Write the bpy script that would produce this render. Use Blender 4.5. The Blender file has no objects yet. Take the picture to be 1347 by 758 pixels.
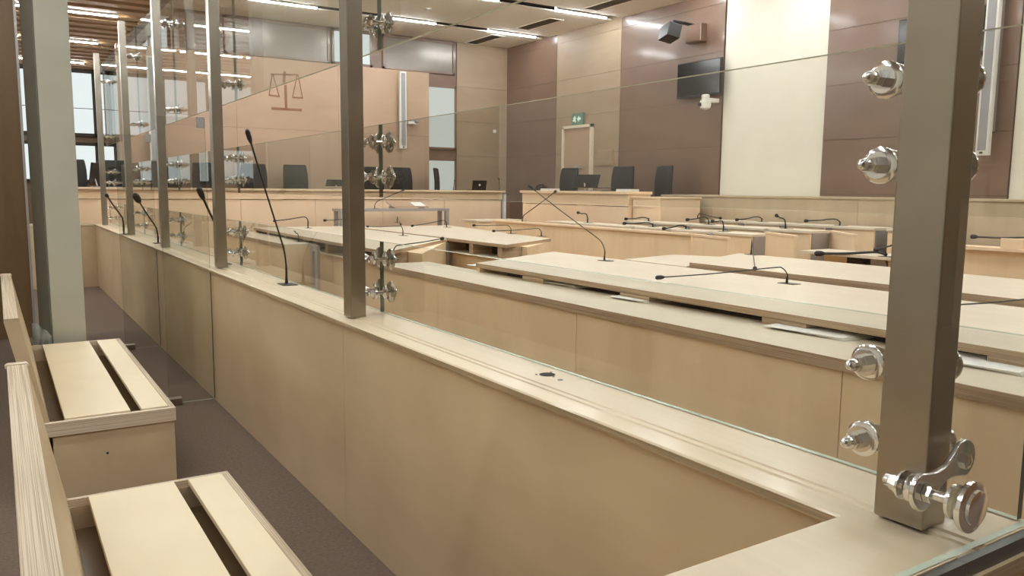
import bpy, bmesh, math, random
from mathutils import Vector, Matrix
random.seed(7)
S = bpy.context.scene
C = S.collection
PI = math.pi

# ------------------------------------------------------------------ camera
yaw, pitch, roll, FPX, CH = 0.5707827, 0.12200707, -0.00947912, 1053.87, 1.62
fw = Vector((math.sin(yaw)*math.cos(pitch), math.cos(yaw)*math.cos(pitch), -math.sin(pitch)))
r0 = Vector((math.cos(yaw), -math.sin(yaw), 0)); d0 = fw.cross(r0)
rt = math.cos(roll)*r0 + math.sin(roll)*d0
dn = -math.sin(roll)*r0 + math.cos(roll)*d0
EYE = Vector((0, 0, CH))
cd = bpy.data.cameras.new('camera'); cam = bpy.data.objects.new('camera', cd); C.objects.link(cam)
cd.sensor_width = 36; cd.lens = FPX/1347*36; cd.clip_start = .02; cd.clip_end = 100
m = Matrix((rt, -dn, -fw)).transposed().to_4x4(); m.translation = EYE; cam.matrix_world = m
S.camera = cam

def at(px, py, X=None, Y=None, Z=None):
    """where the sight line measured in the photograph meets a real plane of the room"""
    d = fw + (px-673.5)/FPX*rt + (py-379)/FPX*dn
    if X is not None: t = X/d.x
    elif Y is not None: t = Y/d.y
    else: t = (Z-CH)/d.z
    return EYE + t*d

# ------------------------------------------------------------------ materials
def newmat(name):
    m = bpy.data.materials.new(name); m.use_nodes = True
    nt = m.node_tree; nt.nodes.clear()
    out = nt.nodes.new('ShaderNodeOutputMaterial')
    return m, nt, out
def srgb(c):
    return tuple(((v/255)/12.92 if v/255 <= .04045 else ((v/255+.055)/1.055)**2.4) for v in c)+(1,)
def plain(name, col, rough=.5, metal=0, spec=.5, var=0, vscale=8, bump=0, coat=0):
    m, nt, out = newmat(name); b = nt.nodes.new('ShaderNodeBsdfPrincipled')
    b.inputs['Base Color'].default_value = srgb(col); b.inputs['Roughness'].default_value = rough
    b.inputs['Metallic'].default_value = metal; b.inputs['Specular IOR Level'].default_value = spec
    b.inputs['Coat Weight'].default_value = coat
    if var or bump:
        tc = nt.nodes.new('ShaderNodeTexCoord'); n = nt.nodes.new('ShaderNodeTexNoise')
        n.inputs['Scale'].default_value = vscale; n.inputs['Detail'].default_value = 4
        nt.links.new(tc.outputs['Object'], n.inputs['Vector'])
        if var:
            r = nt.nodes.new('ShaderNodeValToRGB'); a = srgb([max(0, v-var) for v in col]); c = srgb([min(255, v+var) for v in col])
            r.color_ramp.elements[0].color = a; r.color_ramp.elements[1].color = c
            r.color_ramp.elements[0].position = .3; r.color_ramp.elements[1].position = .7
            nt.links.new(n.outputs['Fac'], r.inputs['Fac']); nt.links.new(r.outputs['Color'], b.inputs['Base Color'])
        if bump:
            bp = nt.nodes.new('ShaderNodeBump'); bp.inputs['Strength'].default_value = bump; bp.inputs['Distance'].default_value = .01
            nt.links.new(n.outputs['Fac'], bp.inputs['Height']); nt.links.new(bp.outputs['Normal'], b.inputs['Normal'])
    nt.links.new(b.outputs[0], out.inputs[0]); return m
def wood(name, col, stretch=(1, 1, 1), var=9, rough=.45, scale=3.0, blot=6, seams=None, coat=0):
    """veneer: long soft figure plus blotches; seams = list of heights of joints between sheets"""
    m, nt, out = newmat(name); b = nt.nodes.new('ShaderNodeBsdfPrincipled')
    b.inputs['Roughness'].default_value = rough; b.inputs['Coat Weight'].default_value = coat; b.inputs['Coat Roughness'].default_value = .12
    tc = nt.nodes.new('ShaderNodeTexCoord'); mp = nt.nodes.new('ShaderNodeMapping'); mp.inputs['Scale'].default_value = stretch
    nt.links.new(tc.outputs['Object'], mp.inputs['Vector'])
    n = nt.nodes.new('ShaderNodeTexNoise'); n.inputs['Scale'].default_value = scale; n.inputs['Detail'].default_value = 7; n.inputs['Roughness'].default_value = .6
    n.inputs['Distortion'].default_value = .8
    nt.links.new(mp.outputs[0], n.inputs['Vector'])
    r = nt.nodes.new('ShaderNodeValToRGB')
    r.color_ramp.elements[0].position = .32; r.color_ramp.elements[1].position = .68
    r.color_ramp.elements[0].color = srgb([max(0, v-var) for v in col]); r.color_ramp.elements[1].color = srgb([min(255, v+var*.7) for v in col])
    nt.links.new(n.outputs['Fac'], r.inputs['Fac'])
    n2 = nt.nodes.new('ShaderNodeTexNoise'); n2.inputs['Scale'].default_value = 2.2; n2.inputs['Detail'].default_value = 3
    nt.links.new(tc.outputs['Object'], n2.inputs['Vector'])
    r2 = nt.nodes.new('ShaderNodeValToRGB'); k = 1-blot/100
    r2.color_ramp.elements[0].position = .35; r2.color_ramp.elements[1].position = .65
    r2.color_ramp.elements[0].color = (k, k*.985, k*.97, 1); r2.color_ramp.elements[1].color = (1, 1, 1, 1)
    nt.links.new(n2.outputs['Fac'], r2.inputs['Fac'])
    mx = nt.nodes.new('ShaderNodeMix'); mx.data_type = 'RGBA'; mx.blend_type = 'MULTIPLY'; mx.inputs[0].default_value = 1
    nt.links.new(r.outputs['Color'], mx.inputs[6]); nt.links.new(r2.outputs['Color'], mx.inputs[7])
    nt.links.new(mx.outputs[2], b.inputs['Base Color'])
    nt.links.new(b.outputs[0], out.inputs[0]); return m
def plyedge(name, axis_scale, light=(214, 192, 160), dark=(158, 128, 98)):
    """the striped edge of plywood, layers run along the board"""
    m, nt, out = newmat(name); b = nt.nodes.new('ShaderNodeBsdfPrincipled'); b.inputs['Roughness'].default_value = .6
    tc = nt.nodes.new('ShaderNodeTexCoord'); mp = nt.nodes.new('ShaderNodeMapping'); mp.inputs['Scale'].default_value = axis_scale
    nt.links.new(tc.outputs['Object'], mp.inputs['Vector'])
    n = nt.nodes.new('ShaderNodeTexNoise'); n.inputs['Scale'].default_value = 1; n.inputs['Detail'].default_value = 3; n.inputs['Distortion'].default_value = .3
    nt.links.new(mp.outputs[0], n.inputs['Vector'])
    r = nt.nodes.new('ShaderNodeValToRGB'); r.color_ramp.elements[0].position = .42; r.color_ramp.elements[1].position = .56
    r.color_ramp.elements[0].color = srgb(dark); r.color_ramp.elements[1].color = srgb(light)
    nt.links.new(n.outputs['Fac'], r.inputs['Fac']); nt.links.new(r.outputs['Color'], b.inputs['Base Color'])
    nt.links.new(b.outputs[0], out.inputs[0]); return m
def emis(name, col, st):
    m, nt, out = newmat(name); e = nt.nodes.new('ShaderNodeEmission'); e.inputs[0].default_value = srgb(col); e.inputs[1].default_value = st
    nt.links.new(e.outputs[0], out.inputs[0]); return m
def glass(name, tint=(.955, .965, .95), ior=1.5):
    m, nt, out = newmat(name)
    t = nt.nodes.new('ShaderNodeBsdfTransparent'); t.inputs[0].default_value = tint+(1,)
    g = nt.nodes.new('ShaderNodeBsdfGlossy'); g.inputs['Roughness'].default_value = .01; g.inputs[0].default_value = (.95, .97, .96, 1)
    f = nt.nodes.new('ShaderNodeFresnel'); f.inputs[0].default_value = ior
    ge = nt.nodes.new('ShaderNodeNewGeometry')
    inv = nt.nodes.new('ShaderNodeMath'); inv.operation = 'SUBTRACT'; inv.inputs[0].default_value = 1
    nt.links.new(ge.outputs['Backfacing'], inv.inputs[1])
    mu = nt.nodes.new('ShaderNodeMath'); mu.operation = 'MULTIPLY'
    nt.links.new(f.outputs[0], mu.inputs[0]); nt.links.new(inv.outputs[0], mu.inputs[1])
    mx = nt.nodes.new('ShaderNodeMixShader'); nt.links.new(mu.outputs[0], mx.inputs[0])
    nt.links.new(t.outputs[0], mx.inputs[1]); nt.links.new(g.outputs[0], mx.inputs[2]); nt.links.new(mx.outputs[0], out.inputs[0])
    return m
M = {}
M['ply'] = wood('birch_plywood', (214, 191, 156), (1, .25, 1), 8, .42, 2.2, 10, coat=.1)
M['plyv'] = wood('birch_plywood_upright_grain', (204, 184, 154), (2.5, 2.5, .3), 7, .45, 2.5, 8)
M['plytop'] = wood('birch_plywood_top', (228, 215, 192), (4, .3, 1), 6, .4, 2.5, 3, coat=.1)
M['rail'] = wood('rail_plywood', (232, 212, 178), (5, .2, 1), 6, .36, 2.5, 3, coat=.2)
M['edgey'] = plyedge('plywood_edge_long', (420, 1.2, 420), (214, 196, 168), (176, 152, 124))
M['edgerail'] = plyedge('plywood_edge_rail', (1.2, 1.2, 90), (182, 160, 126), (160, 138, 106))
M['side_shade'] = plain('column_grey_shaded', (104, 102, 88), .6, var=4, vscale=4)  # darker column grey, with the shade of its left side in the colour
M['channel'] = plain('dark_channel', (92, 92, 88), .4, .4, var=5)
M['gdark'] = plain('dark_glass_joint', (92, 106, 92), .25, 0, .7, var=6, vscale=6)
M['edgex'] = plyedge('plywood_edge_cross', (1.2, 420, 420), (226, 208, 184), (196, 174, 148))
M['seat'] = wood('seat_plywood', (240, 222, 188), (1, .6, 1), 5, .5, 2, 3)
M['deskface'] = wood('desk_plywood', (246, 219, 180), (2, 2, .35), 6, .5, 2.5, 6)
M['judge'] = wood('bench_plywood', (242, 214, 180), (1, 1, .4), 5, .5, 2, 4)
M['tan'] = wood('tan_panel', (180, 152, 128), (.3, 1, 1.5), 5, .5, 1.5, 4)
M['beige'] = wood('beige_wall_panel', (164, 143, 119), (.5, .3, 1.5), 6, .5, 2, 5)
M['brown'] = wood('brown_wall_panel', (124, 99, 84), (.6, .25, 1.4), 6, .35, 1.2, 8, coat=.4)
M['darkwood'] = wood('dark_veneer', (112, 86, 56), (2, 2, .3), 7, .4, 3, 8)
M['slat'] = wood('ceiling_slat_wood', (196, 158, 116), (.2, 2, 1), 8, .6, 3, 6)
M['white'] = plain('white_plaster', (236, 230, 216), .7, var=3, vscale=3)
M['ceil'] = plain('ceiling_board', (252, 248, 238), .8, var=2, vscale=2)
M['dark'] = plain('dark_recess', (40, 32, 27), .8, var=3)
M['seam'] = plain('panel_seam', (70, 54, 44), .8, var=2)
M['carpet'] = plain('taupe_carpet', (114, 98, 86), .95, spec=.1, var=7, vscale=60, bump=.3)
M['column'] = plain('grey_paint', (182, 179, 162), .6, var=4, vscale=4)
M['steel'] = plain('brushed_steel', (168, 159, 145), .3, 1, var=6, vscale=6)
M['chrome'] = plain('polished_steel', (236, 234, 230), .16, 1, var=4, vscale=12)
M['alu'] = plain('satin_aluminium', (172, 168, 166), .4, .5, var=4)
M['greymet'] = plain('grey_metal', (150, 148, 150), .45, .3, var=4)
M['black'] = plain('black_plastic', (22, 22, 22), .45, var=3)
M['leather'] = plain('black_leather', (17, 18, 19), .55, var=4, vscale=10, bump=.1)
M['screen'] = plain('black_screen', (16, 15, 16), .15, var=1)
M['paper'] = plain('white_paper', (240, 238, 232), .7, var=2)
M['white_plastic'] = plain('white_plastic', (225, 222, 215), .4, var=2)
M['green'] = plain('sign_green', (104, 132, 116), .5, var=3)
M['signwhite'] = emis('backlit_sign_white', (235, 255, 240), .6)
M['blind'] = emis('daylit_blind', (228, 232, 226), .5)
M['daylight'] = emis('daylit_window', (236, 244, 246), .66)
M['lamp'] = emis('lamp_diffuser', (244, 248, 252), 88)
M['booth'] = plain('grey_booth_glass', (130, 122, 114), .25, .2, var=10, vscale=.8)
M['emblem'] = plain('brown_engraving', (140, 100, 76), .7, var=4)
M['film'] = plain('grey_plastic_film', (132, 134, 124), .5, var=8, vscale=12, bump=.4)
M['glass'] = glass('clear_glass', (.925, .93, .915))
M['glassc'] = glass('clear_side_glass')
M['deskedge'] = plyedge('desk_edge_plywood', (1.2, 1.2, 90), (186, 160, 128), (162, 136, 106))
M['gedge'] = plain('green_glass_edge', (190, 200, 176), .25, 0, .6, var=8, vscale=6)

# ------------------------------------------------------------------ mesh helpers
def B(): return bmesh.new()
def box(bm, x0, x1, y0, y1, z0, z1):
    vs = [bm.verts.new(p) for p in ((x0,y0,z0),(x1,y0,z0),(x1,y1,z0),(x0,y1,z0),(x0,y0,z1),(x1,y0,z1),(x1,y1,z1),(x0,y1,z1))]
    for f in ((3,2,1,0),(4,5,6,7),(0,1,5,4),(1,2,6,5),(2,3,7,6),(3,0,4,7)): bm.faces.new([vs[i] for i in f])
    return bm
def prism(bm, pts, z0, z1):
    """upright prism over a polygon of (x, y)"""
    a = sum(pts[i][0]*pts[(i+1) % len(pts)][1]-pts[(i+1) % len(pts)][0]*pts[i][1] for i in range(len(pts)))
    if a < 0: pts = pts[::-1]
    lo = [bm.verts.new((p[0], p[1], z0)) for p in pts]; hi = [bm.verts.new((p[0], p[1], z1)) for p in pts]
    bm.faces.new(lo[::-1]); bm.faces.new(hi); n = len(pts)
    for i in range(n): bm.faces.new((lo[i], lo[(i+1) % n], hi[(i+1) % n], hi[i]))
    return bm
def extr(bm, pts, axis, a0, a1):
    """profile of 2D points pushed along an axis: X -> pts are (y,z); Y -> (x,z)"""
    def P(p, a): return (a, p[0], p[1]) if axis == 'X' else (p[0], a, p[1])
    lo = [bm.verts.new(P(p, a0)) for p in pts]; hi = [bm.verts.new(P(p, a1)) for p in pts]
    bm.faces.new(lo[::-1]); bm.faces.new(hi); n = len(pts)
    for i in range(n): bm.faces.new((lo[i], lo[(i+1) % n], hi[(i+1) % n], hi[i]))
    bmesh.ops.recalc_face_normals(bm, faces=bm.faces[:]); return bm
def frame_of(d):
    d = d.normalized(); u = d.cross(Vector((0, 0, 1)))
    if u.length < 1e-3: u = Vector((1, 0, 0))
    u.normalize(); return u, d.cross(u)
def lathe(bm, p0, d, prof, seg=16):
    """profile of (distance along d, radius) turned around the axis"""
    p0 = Vector(p0); d = Vector(d).normalized(); u, v = frame_of(d); rings = []
    for t, r in prof:
        rings.append([bm.verts.new(p0+d*t+(u*math.cos(2*PI*k/seg)+v*math.sin(2*PI*k/seg))*max(r, 1e-4)) for k in range(seg)])
    for a, b in zip(rings, rings[1:]):
        for k in range(seg): bm.faces.new((a[k], a[(k+1) % seg], b[(k+1) % seg], b[k]))
    bm.faces.new(rings[0][::-1]); bm.faces.new(rings[-1])
    bmesh.ops.recalc_face_normals(bm, faces=bm.faces[:]); return bm
def cyl(bm, p0, p1, r, r2=None, seg=14):
    p0 = Vector(p0); p1 = Vector(p1); L = (p1-p0).length
    return lathe(bm, p0, p1-p0, [(0, r), (L, r if r2 is None else r2)], seg)
def tube(bm, pts, r, seg=8):
    pts = [Vector(p) for p in pts]; rings = []; u = None
    for i, p in enumerate(pts):
        d = (pts[min(i+1, len(pts)-1)]-pts[max(i-1, 0)]).normalized()
        if u is None: u, v = frame_of(d)
        else:
            u = (u-d*u.dot(d)).normalized(); v = d.cross(u)
        rr = r[i] if isinstance(r, (list, tuple)) else r
        rings.append([bm.verts.new(p+(u*math.cos(2*PI*k/seg)+v*math.sin(2*PI*k/seg))*rr) for k in range(seg)])
    for a, b in zip(rings, rings[1:]):
        for k in range(seg): bm.faces.new((a[k], a[(k+1) % seg], b[(k+1) % seg], b[k]))
    bm.faces.new(rings[0][::-1]); bm.faces.new(rings[-1])
    bmesh.ops.recalc_face_normals(bm, faces=bm.faces[:]); return bm
def spline(P, n=6):
    P = [Vector(p) for p in P]; out = []
    for i in range(len(P)-1):
        a = P[max(i-1, 0)]; b = P[i]; c = P[i+1]; d = P[min(i+2, len(P)-1)]
        for k in range(n):
            t = k/n
            out.append(.5*((2*b)+(c-a)*t+(2*a-5*b+4*c-d)*t*t+(3*b-a-3*c+d)*t**3))
    return out+[P[-1]]

ORG = {}
def obj(name, bm, mat, parent=None, bevel=0, smooth=False, mats=None, kind=None):
    if parent is not None: o3 = ORG[parent.name]
    else:
        xs = [v.co for v in bm.verts]
        o3 = Vector(((min(p.x for p in xs)+max(p.x for p in xs))/2, (min(p.y for p in xs)+max(p.y for p in xs))/2, min(p.z for p in xs)))
    bmesh.ops.translate(bm, verts=bm.verts[:], vec=-o3)
    me = bpy.data.meshes.new(name); bm.to_mesh(me); bm.free()
    for mm in ([mat]+(mats or [])): me.materials.append(M[mm] if isinstance(mm, str) else mm)
    if smooth:
        for p in me.polygons: p.use_smooth = True
        try: me.set_sharp_from_angle(angle=math.radians(35))
        except Exception: pass
    o = bpy.data.objects.new(name, me); C.objects.link(o)
    if parent is not None: o.parent = parent
    else: o.location = o3
    if bevel:
        md = o.modifiers.new('bevel', 'BEVEL'); md.width = bevel; md.segments = 2; md.limit_method = 'ANGLE'
    ORG[o.name] = o3.copy()
    if kind: o['kind'] = kind
    return o
def tag(o, label, cat, group=None):
    o['label'] = label; o['category'] = cat
    if group: o['group'] = group
    return o
def thing(name, label, cat, loc=(0, 0, 0), group=None):
    o = bpy.data.objects.new(name, None); C.objects.link(o); o.empty_display_size = .05
    o.location = loc; ORG[o.name] = Vector(loc); return tag(o, label, cat, group)
def struct(name, bm, mat, parent=None, **k):
    return obj(name, bm, mat, parent, kind='structure', **k)
KIDS = {}
def copy_tree(o, parent=None):
    c = o.copy(); C.objects.link(c)
    if parent is not None: c.parent = parent
    for ch in list(o.children): copy_tree(ch, c)
    return c
def bx(*a): return box(B(), *a)

# ------------------------------------------------------------------ the room
H = 5.0
struct('floor', bx(-6, 10.7, -4, 27.2, -.1, 0), 'carpet')
struct('wall_left', bx(-6.2, -6, -4, 27.2, 0, H+.3), 'white')
struct('wall_front', bx(-6.2, 10.8, -4.2, -4, 0, H+.3), 'darkwood')
# slatted ceiling over the dock and public side
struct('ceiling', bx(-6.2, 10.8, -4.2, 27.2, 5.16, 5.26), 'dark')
sl = B(); y = -3.9
YL = [18.17+3.65*k for k in range(-6, 3)]
while y < 27:
    if not any(abs(y+.16-q) < .12 for q in YL): box(sl, -6, 2.72, y, y+.3, 5.0, 5.1)
    y += .6
struct('ceiling_slats', sl, 'slat')
struct('trim_1', bx(2.72, 2.84, -4, 27, 4.93, 5.16), 'greymet')
# court ceiling boards between the lighting channels
YC = [15.16-2.46*k for k in range(0, 8)]
cb = B(); edges = [27.0]+[v for q in YC for v in (q+.15, q-.15)]+[-4.0]
for k in range(0, len(edges), 2): box(cb, 2.84, 10.6, edges[k+1], edges[k], 5.0, 5.02)
struct('ceiling_boards', cb, 'ceil')
tr = B(); box(tr, 10.42, 10.6, -4, 16.8, 4.9, 5.0)

# right wall with its veneer and plaster fields
wr = struct('wall_right', bx(10.6, 10.8, -4.2, 17, 0, H+.3), 'white')
fields = [(16.8, 14.72, 'brown'), (14.72, 12.55, 'beige'), (12.55, 9.86, 'brown'), (7.82, 5.11, 'brown'), (2.6, -.1, 'brown'), (-2.2, -4, 'beige')]
for a, b, mt in fields:
    q = B(); zz = [0, .8, 1.6, 2.4, 3.2, 4.0, 4.8, H+.1]
    for z0, z1 in zip(zz, zz[1:]): box(q, 10.57, 10.6, b+.006, a-.006, z0+.003, z1-.003)
    struct('wall_panel', q, mt, wr)
    struct('wall_panel_joint', bx(10.58, 10.601, b, a, 0, H+.1), 'seam', wr)
# back wall of the court, wall beyond it
wb = struct('wall_back', bx(3.14, 10.8, 16.8, 17.0, 0, H+.3), 'brown')
q = B()
for z0, z1 in ((0, 2.4), (2.4, 3.2), (3.2, 4.0), (4.0, H+.1)): box(q, 9.19, 10.57, 16.77, 16.8, z0+.003, z1-.003)
struct('wall_panel', q, 'beige', wb)
wf = struct('wall_far', bx(-6.2, 3.34, 27.0, 27.2, 0, H+.3), 'darkwood')
ws = struct('wall_side', bx(3.14, 3.34, 17.0, 27.0, 0, H+.3), 'beige')
w = struct('window_0', bx(3.12, 3.14, 17.7, 22.4, 4.25, 4.93), 'daylight')
fr = B()
for a in (17.66, 20.0, 22.4): box(fr, 3.08, 3.14, a, a+.05, 4.2, 4.97)
struct('window_frame', fr, 'brown', w)
# tall windows at the far end
n = 0
for x0, x1 in ((-4.2, -2.9), (-2.7, -1.4), (-1.2, .1), (.3, 1.35), (1.5, 2.62), (2.74, 3.12)):
    for z0, z1 in ((1.75, 2.84), (3.1, 4.93)):
        n += 1
        w = struct('window_%d' % n, bx(x0, x1, 26.97, 26.995, z0, z1), 'daylight')
        fr = B()
        for a in (x0, x1): box(fr, a-.05, a+.05, 26.9, 27.0, z0-.05, z1+.05)
        for a in (z0, z1): box(fr, x0-.05, x1+.05, 26.9, 27.0, a-.05, a+.05)
        if z1 > 4: box(fr, x0, x1, 26.93, 26.99, 3.86, 3.875)
        struct('window_frame', fr, 'dark', w)
# windows high in the back wall and beside the feature wall
for x0, x1, z0, z1, mt in ((7.36, 9.1, 4.27, 4.95, 'booth'), (6.2, 7.06, 4.27, 4.95, 'daylight'), (4.0, 6.1, 4.27, 4.95, 'booth'), (3.3, 3.85, 4.27, 4.95, 'booth'),
                           (8.43, 9.15, 2.56, 3.96, 'blind'), (8.43, 9.15, 1.2, 2.3, 'blind')):
    n += 1
    w = struct('window_%d' % n, bx(x0, x1, 16.775, 16.8, z0, z1), mt)
    fr = B(); t = .025
    for a in (x0, x1): box(fr, a-t, a+t, 16.75, 16.8, z0-t, z1+t)
    for a in (z0, z1): box(fr, x0-t, x1+t, 16.75, 16.8, a-t, a+t)
    struct('window_frame', fr, 'brown', w)
struct('floor_raised', bx(1.0, 10.57, 15.42, 16.5, 0, .85), 'carpet')
struct('floor_raised_side', bx(9.3, 10.57, 10.42, 15.4, 0, .85), 'carpet')
# feature wall with the scales
ft = B()
for x0, x1 in ((2.0, 4.1), (4.1, 6.2), (6.2, 8.33)):
    for z0, z1 in ((0, 1.4), (1.4, 2.8), (2.8, 4.2)): box(ft, x0+.002, x1-.002, 16.5, 16.74, z0+.002, z1-.002)
fwl = obj('feature_wall', ft, 'tan'); tag(fwl, 'wide tan wood panel wall standing behind the judges’ bench', 'wall panel')
em = B(); YE = 16.5
def emb(a, b, w=.03):
    pa = at(a[0], a[1], Y=YE); pb = at(b[0], b[1], Y=YE); d = (pb-pa); d.y = 0; nn = Vector((-d.z, 0, d.x)).normalized()*w/2
    vs = [em.verts.new((p.x, yy, p.z)) for yy in (YE-.008, YE) for p in (pa-nn, pb-nn, pb+nn, pa+nn)]
    for f in ((0,1,2,3),(7,6,5,4),(0,4,5,1),(1,5,6,2),(2,6,7,3),(3,7,4,0)): em.faces.new([vs[i] for i in f])
emb((356, 97.5), (392, 98.5)); emb((374.5, 94), (373.5, 110), .05); emb((375.5, 112), (376.5, 143), .05); emb((357, 142.5), (397, 145), .05)
emb((358, 98), (354, 125), .018); emb((359, 98), (367, 126), .018); emb((353.5, 125), (368, 127)); emb((391, 98), (385, 127), .018); emb((392, 98), (398, 129), .018); emb((384.5, 128), (398.5, 129))
bmesh.ops.recalc_face_normals(em, faces=em.faces[:])
tag(obj('scales_emblem', em, 'emblem'), 'brown outline scales of justice emblem on the tan feature wall', 'emblem')

# door, hatch and exit sign on the right wall
d = struct('door_1', bx(10.53, 10.57, 13.42, 14.34, .85, 2.94), 'tan')
q = B()
for a in (13.39, 14.37): box(q, 10.5, 10.57, a-.03, a+.03, .85, 3.0)
box(q, 10.5, 10.57, 13.36, 14.4, 2.94, 3.0)
struct('door_frame', q, 'plytop', d)
q = B(); box(q, 10.51, 10.53, 13.75, 13.95, 2.06, 2.14); cyl(q, (10.5, 13.62, 2.1), (10.5, 13.78, 2.1), .012)
struct('door_handle', q, 'alu', d)
p = at(756, 152, X=10.55)
t = thing('exit_sign', 'small green and white exit sign above the door in the beige field', 'sign', (10.55, p.y-.15, p.z-.1))
obj('sign_box', bx(10.5, 10.55, p.y-.34, p.y+.04, p.z-.21, p.z+.04), 'green', t, bevel=.004)
q = B()
yc, zc = p.y-.075, p.z-.085
cyl(q, (10.5, yc, zc+.055), (10.495, yc, zc+.055), .014, seg=10)          # running figure
for a, b2 in (((0, .04), (.01, -.01)), ((.01, -.01), (-.025, -.035)), ((-.025, -.035), (-.015, -.07)), ((.01, -.01), (.04, -.04)), ((.04, -.04), (.06, -.03)), ((0, .03), (-.04, .01)), ((0, .03), (.04, .015))):
    tube(q, [(10.497, yc+a[0], zc+a[1]), (10.497, yc+b2[0], zc+b2[1])], .016, 6)
obj('running_figure', q, 'signwhite', t)
q = B(); yc = p.y-.22
extr(q, [(yc-.06, zc-.025), (yc, zc-.025), (yc, zc-.065), (yc+.065, zc), (yc, zc+.065), (yc, zc+.025), (yc-.06, zc+.025)], 'X', 10.494, 10.5)
obj('arrow', q, 'signwhite', t)
a = at(786, 198, X=10.55); b2 = at(806, 218, X=10.55)
t = thing('wall_hatch', 'square beige access hatch beside the door frame', 'hatch', (10.55, (a.y+b2.y)/2, b2.z))
obj('hatch_frame', bx(10.545, 10.57, b2.y, a.y, b2.z, a.z), 'tan', t)
obj('hatch_door', bx(10.535, 10.56, b2.y+.02, a.y-.02, b2.z+.02, a.z-.02), 'beige', t)

# ------------------------------------------------------------------ ceiling fittings
def light(x, y, z, L, label, group, first=[None]):
    if first[0] is None:
        t = thing('ceiling_light', label, 'ceiling light', (0, 0, 0), group)
        q = B(); box(q, -.61, .61, -.035, -.028, -.01, .05); box(q, -.61, .61, .028, .035, -.01, .05); box(q, -.61, .61, -.035, .035, .04, .05)
        obj('housing', q, 'white_plastic', t); obj('diffuser', bx(-.6, .6, -.02, .02, -.028, .0), 'lamp', t); first[0] = t
    else:
        t = copy_tree(first[0]); t['label'] = label; t['group'] = group
    t.location = (x, y, z); t.scale = (L/1.2, 1, 1); return t
ORD = ['first', 'second', 'third', 'fourth', 'fifth', 'sixth', 'seventh', 'eighth', 'ninth', 'tenth']
for j, yy in enumerate(YC):
    for i, xc in enumerate((9.68, 7.2, 4.7)):
        light(xc, yy, 5.0, 1.2, 'linear light in the %s ceiling channel from the back wall, %s' % (ORD[j], ('nearest the right wall', 'mid court', 'nearest the dock')[i]), 'linear lights of the court ceiling')
for j, yy in enumerate(YL):
    if yy < -3.5: continue
    for i in range(4):
        light(1.5-1.62*i, yy, 4.99, 1.5, 'linear light in the %s row of the slatted ceiling, %s from the court side' % (ORD[max(0, len(YL)-1-j)] if yy > 25.4 else ORD[len(YL)-1-j], ORD[i]), 'linear lights of the slatted ceiling')
v0 = None
for px, py in ((709, 31.5), (637, 52), (805, 4)):
    p = at(px, py, Z=5.0)
    if v0 is None:
        v0 = thing('ceiling_vent', 'narrow dark slot vent in the beige ceiling', 'vent', (0, 0, 0), 'slot vents in the court ceiling')
        q = B(); box(q, -.17, -.15, -.6, .6, -.012, .0); box(q, .15, .17, -.6, .6, -.012, .0); box(q, -.17, .17, -.62, -.6, -.012, 0); box(q, -.17, .17, .6, .62, -.012, 0)
        obj('vent_frame', q, 'ceil', v0)
        q = B()
        for k in range(5): box(q, -.15+.06*k, -.11+.06*k, -.6, .6, -.006, -.001)
        obj('louvre', q, 'seam', v0); v = v0
    else: v = copy_tree(v0)
    v.location = (p.x, p.y, 5.0)
names = ['narrow dark slot vent nearest the door on the ceiling', 'narrow dark slot vent in the far corner of the beige ceiling', 'narrow dark slot vent at the top edge above the wall speaker']
for o, s in zip([o for o in S.objects if o.name.startswith('ceiling_vent')], names): o['label'] = s; del o['group']
p = at(563, 11, Z=5.0)
q = B(); lathe(q, (p.x, p.y, 5.0), (0, 0, -1), [(0, .07), (.02, .07), (.035, .05), (.045, .02)], 20)
tag(obj('smoke_detector', q, 'white_plastic', smooth=True), 'small round smoke detector on the beige ceiling', 'smoke detector')

# ------------------------------------------------------------------ on the walls
def television(y0, y1, z0, z1, label, arm=True):
    t = thing('television', label, 'television', (10.45, (y0+y1)/2, z0))
    obj('casing', bx(10.44, 10.49, y0, y1, z0, z1), 'black', t, bevel=.005)
    obj('screen', bx(10.436, 10.44, y0+.015, y1-.015, z0+.03, z1-.015), 'screen', t)
    q = B(); ym = (y0+y1)/2; zm = (z0+z1)/2; box(q, 10.49, 10.57, ym-.12, ym+.12, zm-.15, zm+.15); obj('wall_bracket', q, 'black', t)
    return t
television(9.80, 10.83, 3.27, 3.88, 'black flat television on the brown panel left of the white field')
television(5.46, 6.62, 3.36, 3.95, 'black flat television partly hidden behind the nearest steel post')
p = at(929, 136, X=10.3)
t = thing('wall_camera', 'white dome camera mounted under the left television', 'camera', (p.x, p.y, p.z))
q = B(); lathe(q, (p.x, p.y+.02, p.z+.05), (0, 0, 1), [(0, .06), (.08, .07), (.1, .05)], 16); box(q, p.x, 10.57, p.y-.04, p.y+.08, p.z+.02, p.z+.09); obj('camera_mount', q, 'white_plastic', t)
q = B(); lathe(q, (p.x, p.y+.02, p.z+.05), (0, 0, -1), [(0, .085), (.06, .1), (.13, .085), (.16, .03)], 18); obj('camera_body', q, 'white_plastic', t, smooth=True)
q = B(); lathe(q, (p.x-.08, p.y+.05, p.z-.02), (-1, 0, 0), [(0, .035), (.04, .03)], 12); obj('lens', q, 'black', t)
p = at(883, 42, X=10.1)
t = thing('wall_speaker', 'black box speaker on a bracket high above the left television', 'speaker', (p.x, p.y, p.z-.15))
q = box(B(), p.x-.14, p.x+.1, p.y-.2, p.y+.2, p.z-.14, p.z+.1)
bmesh.ops.rotate(q, verts=q.verts[:], cent=p, matrix=Matrix.Rotation(math.radians(14), 3, 'Y') @ Matrix.Rotation(math.radians(-20), 3, 'Z'))
obj('speaker_box', q, 'black', t, bevel=.01)
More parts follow.
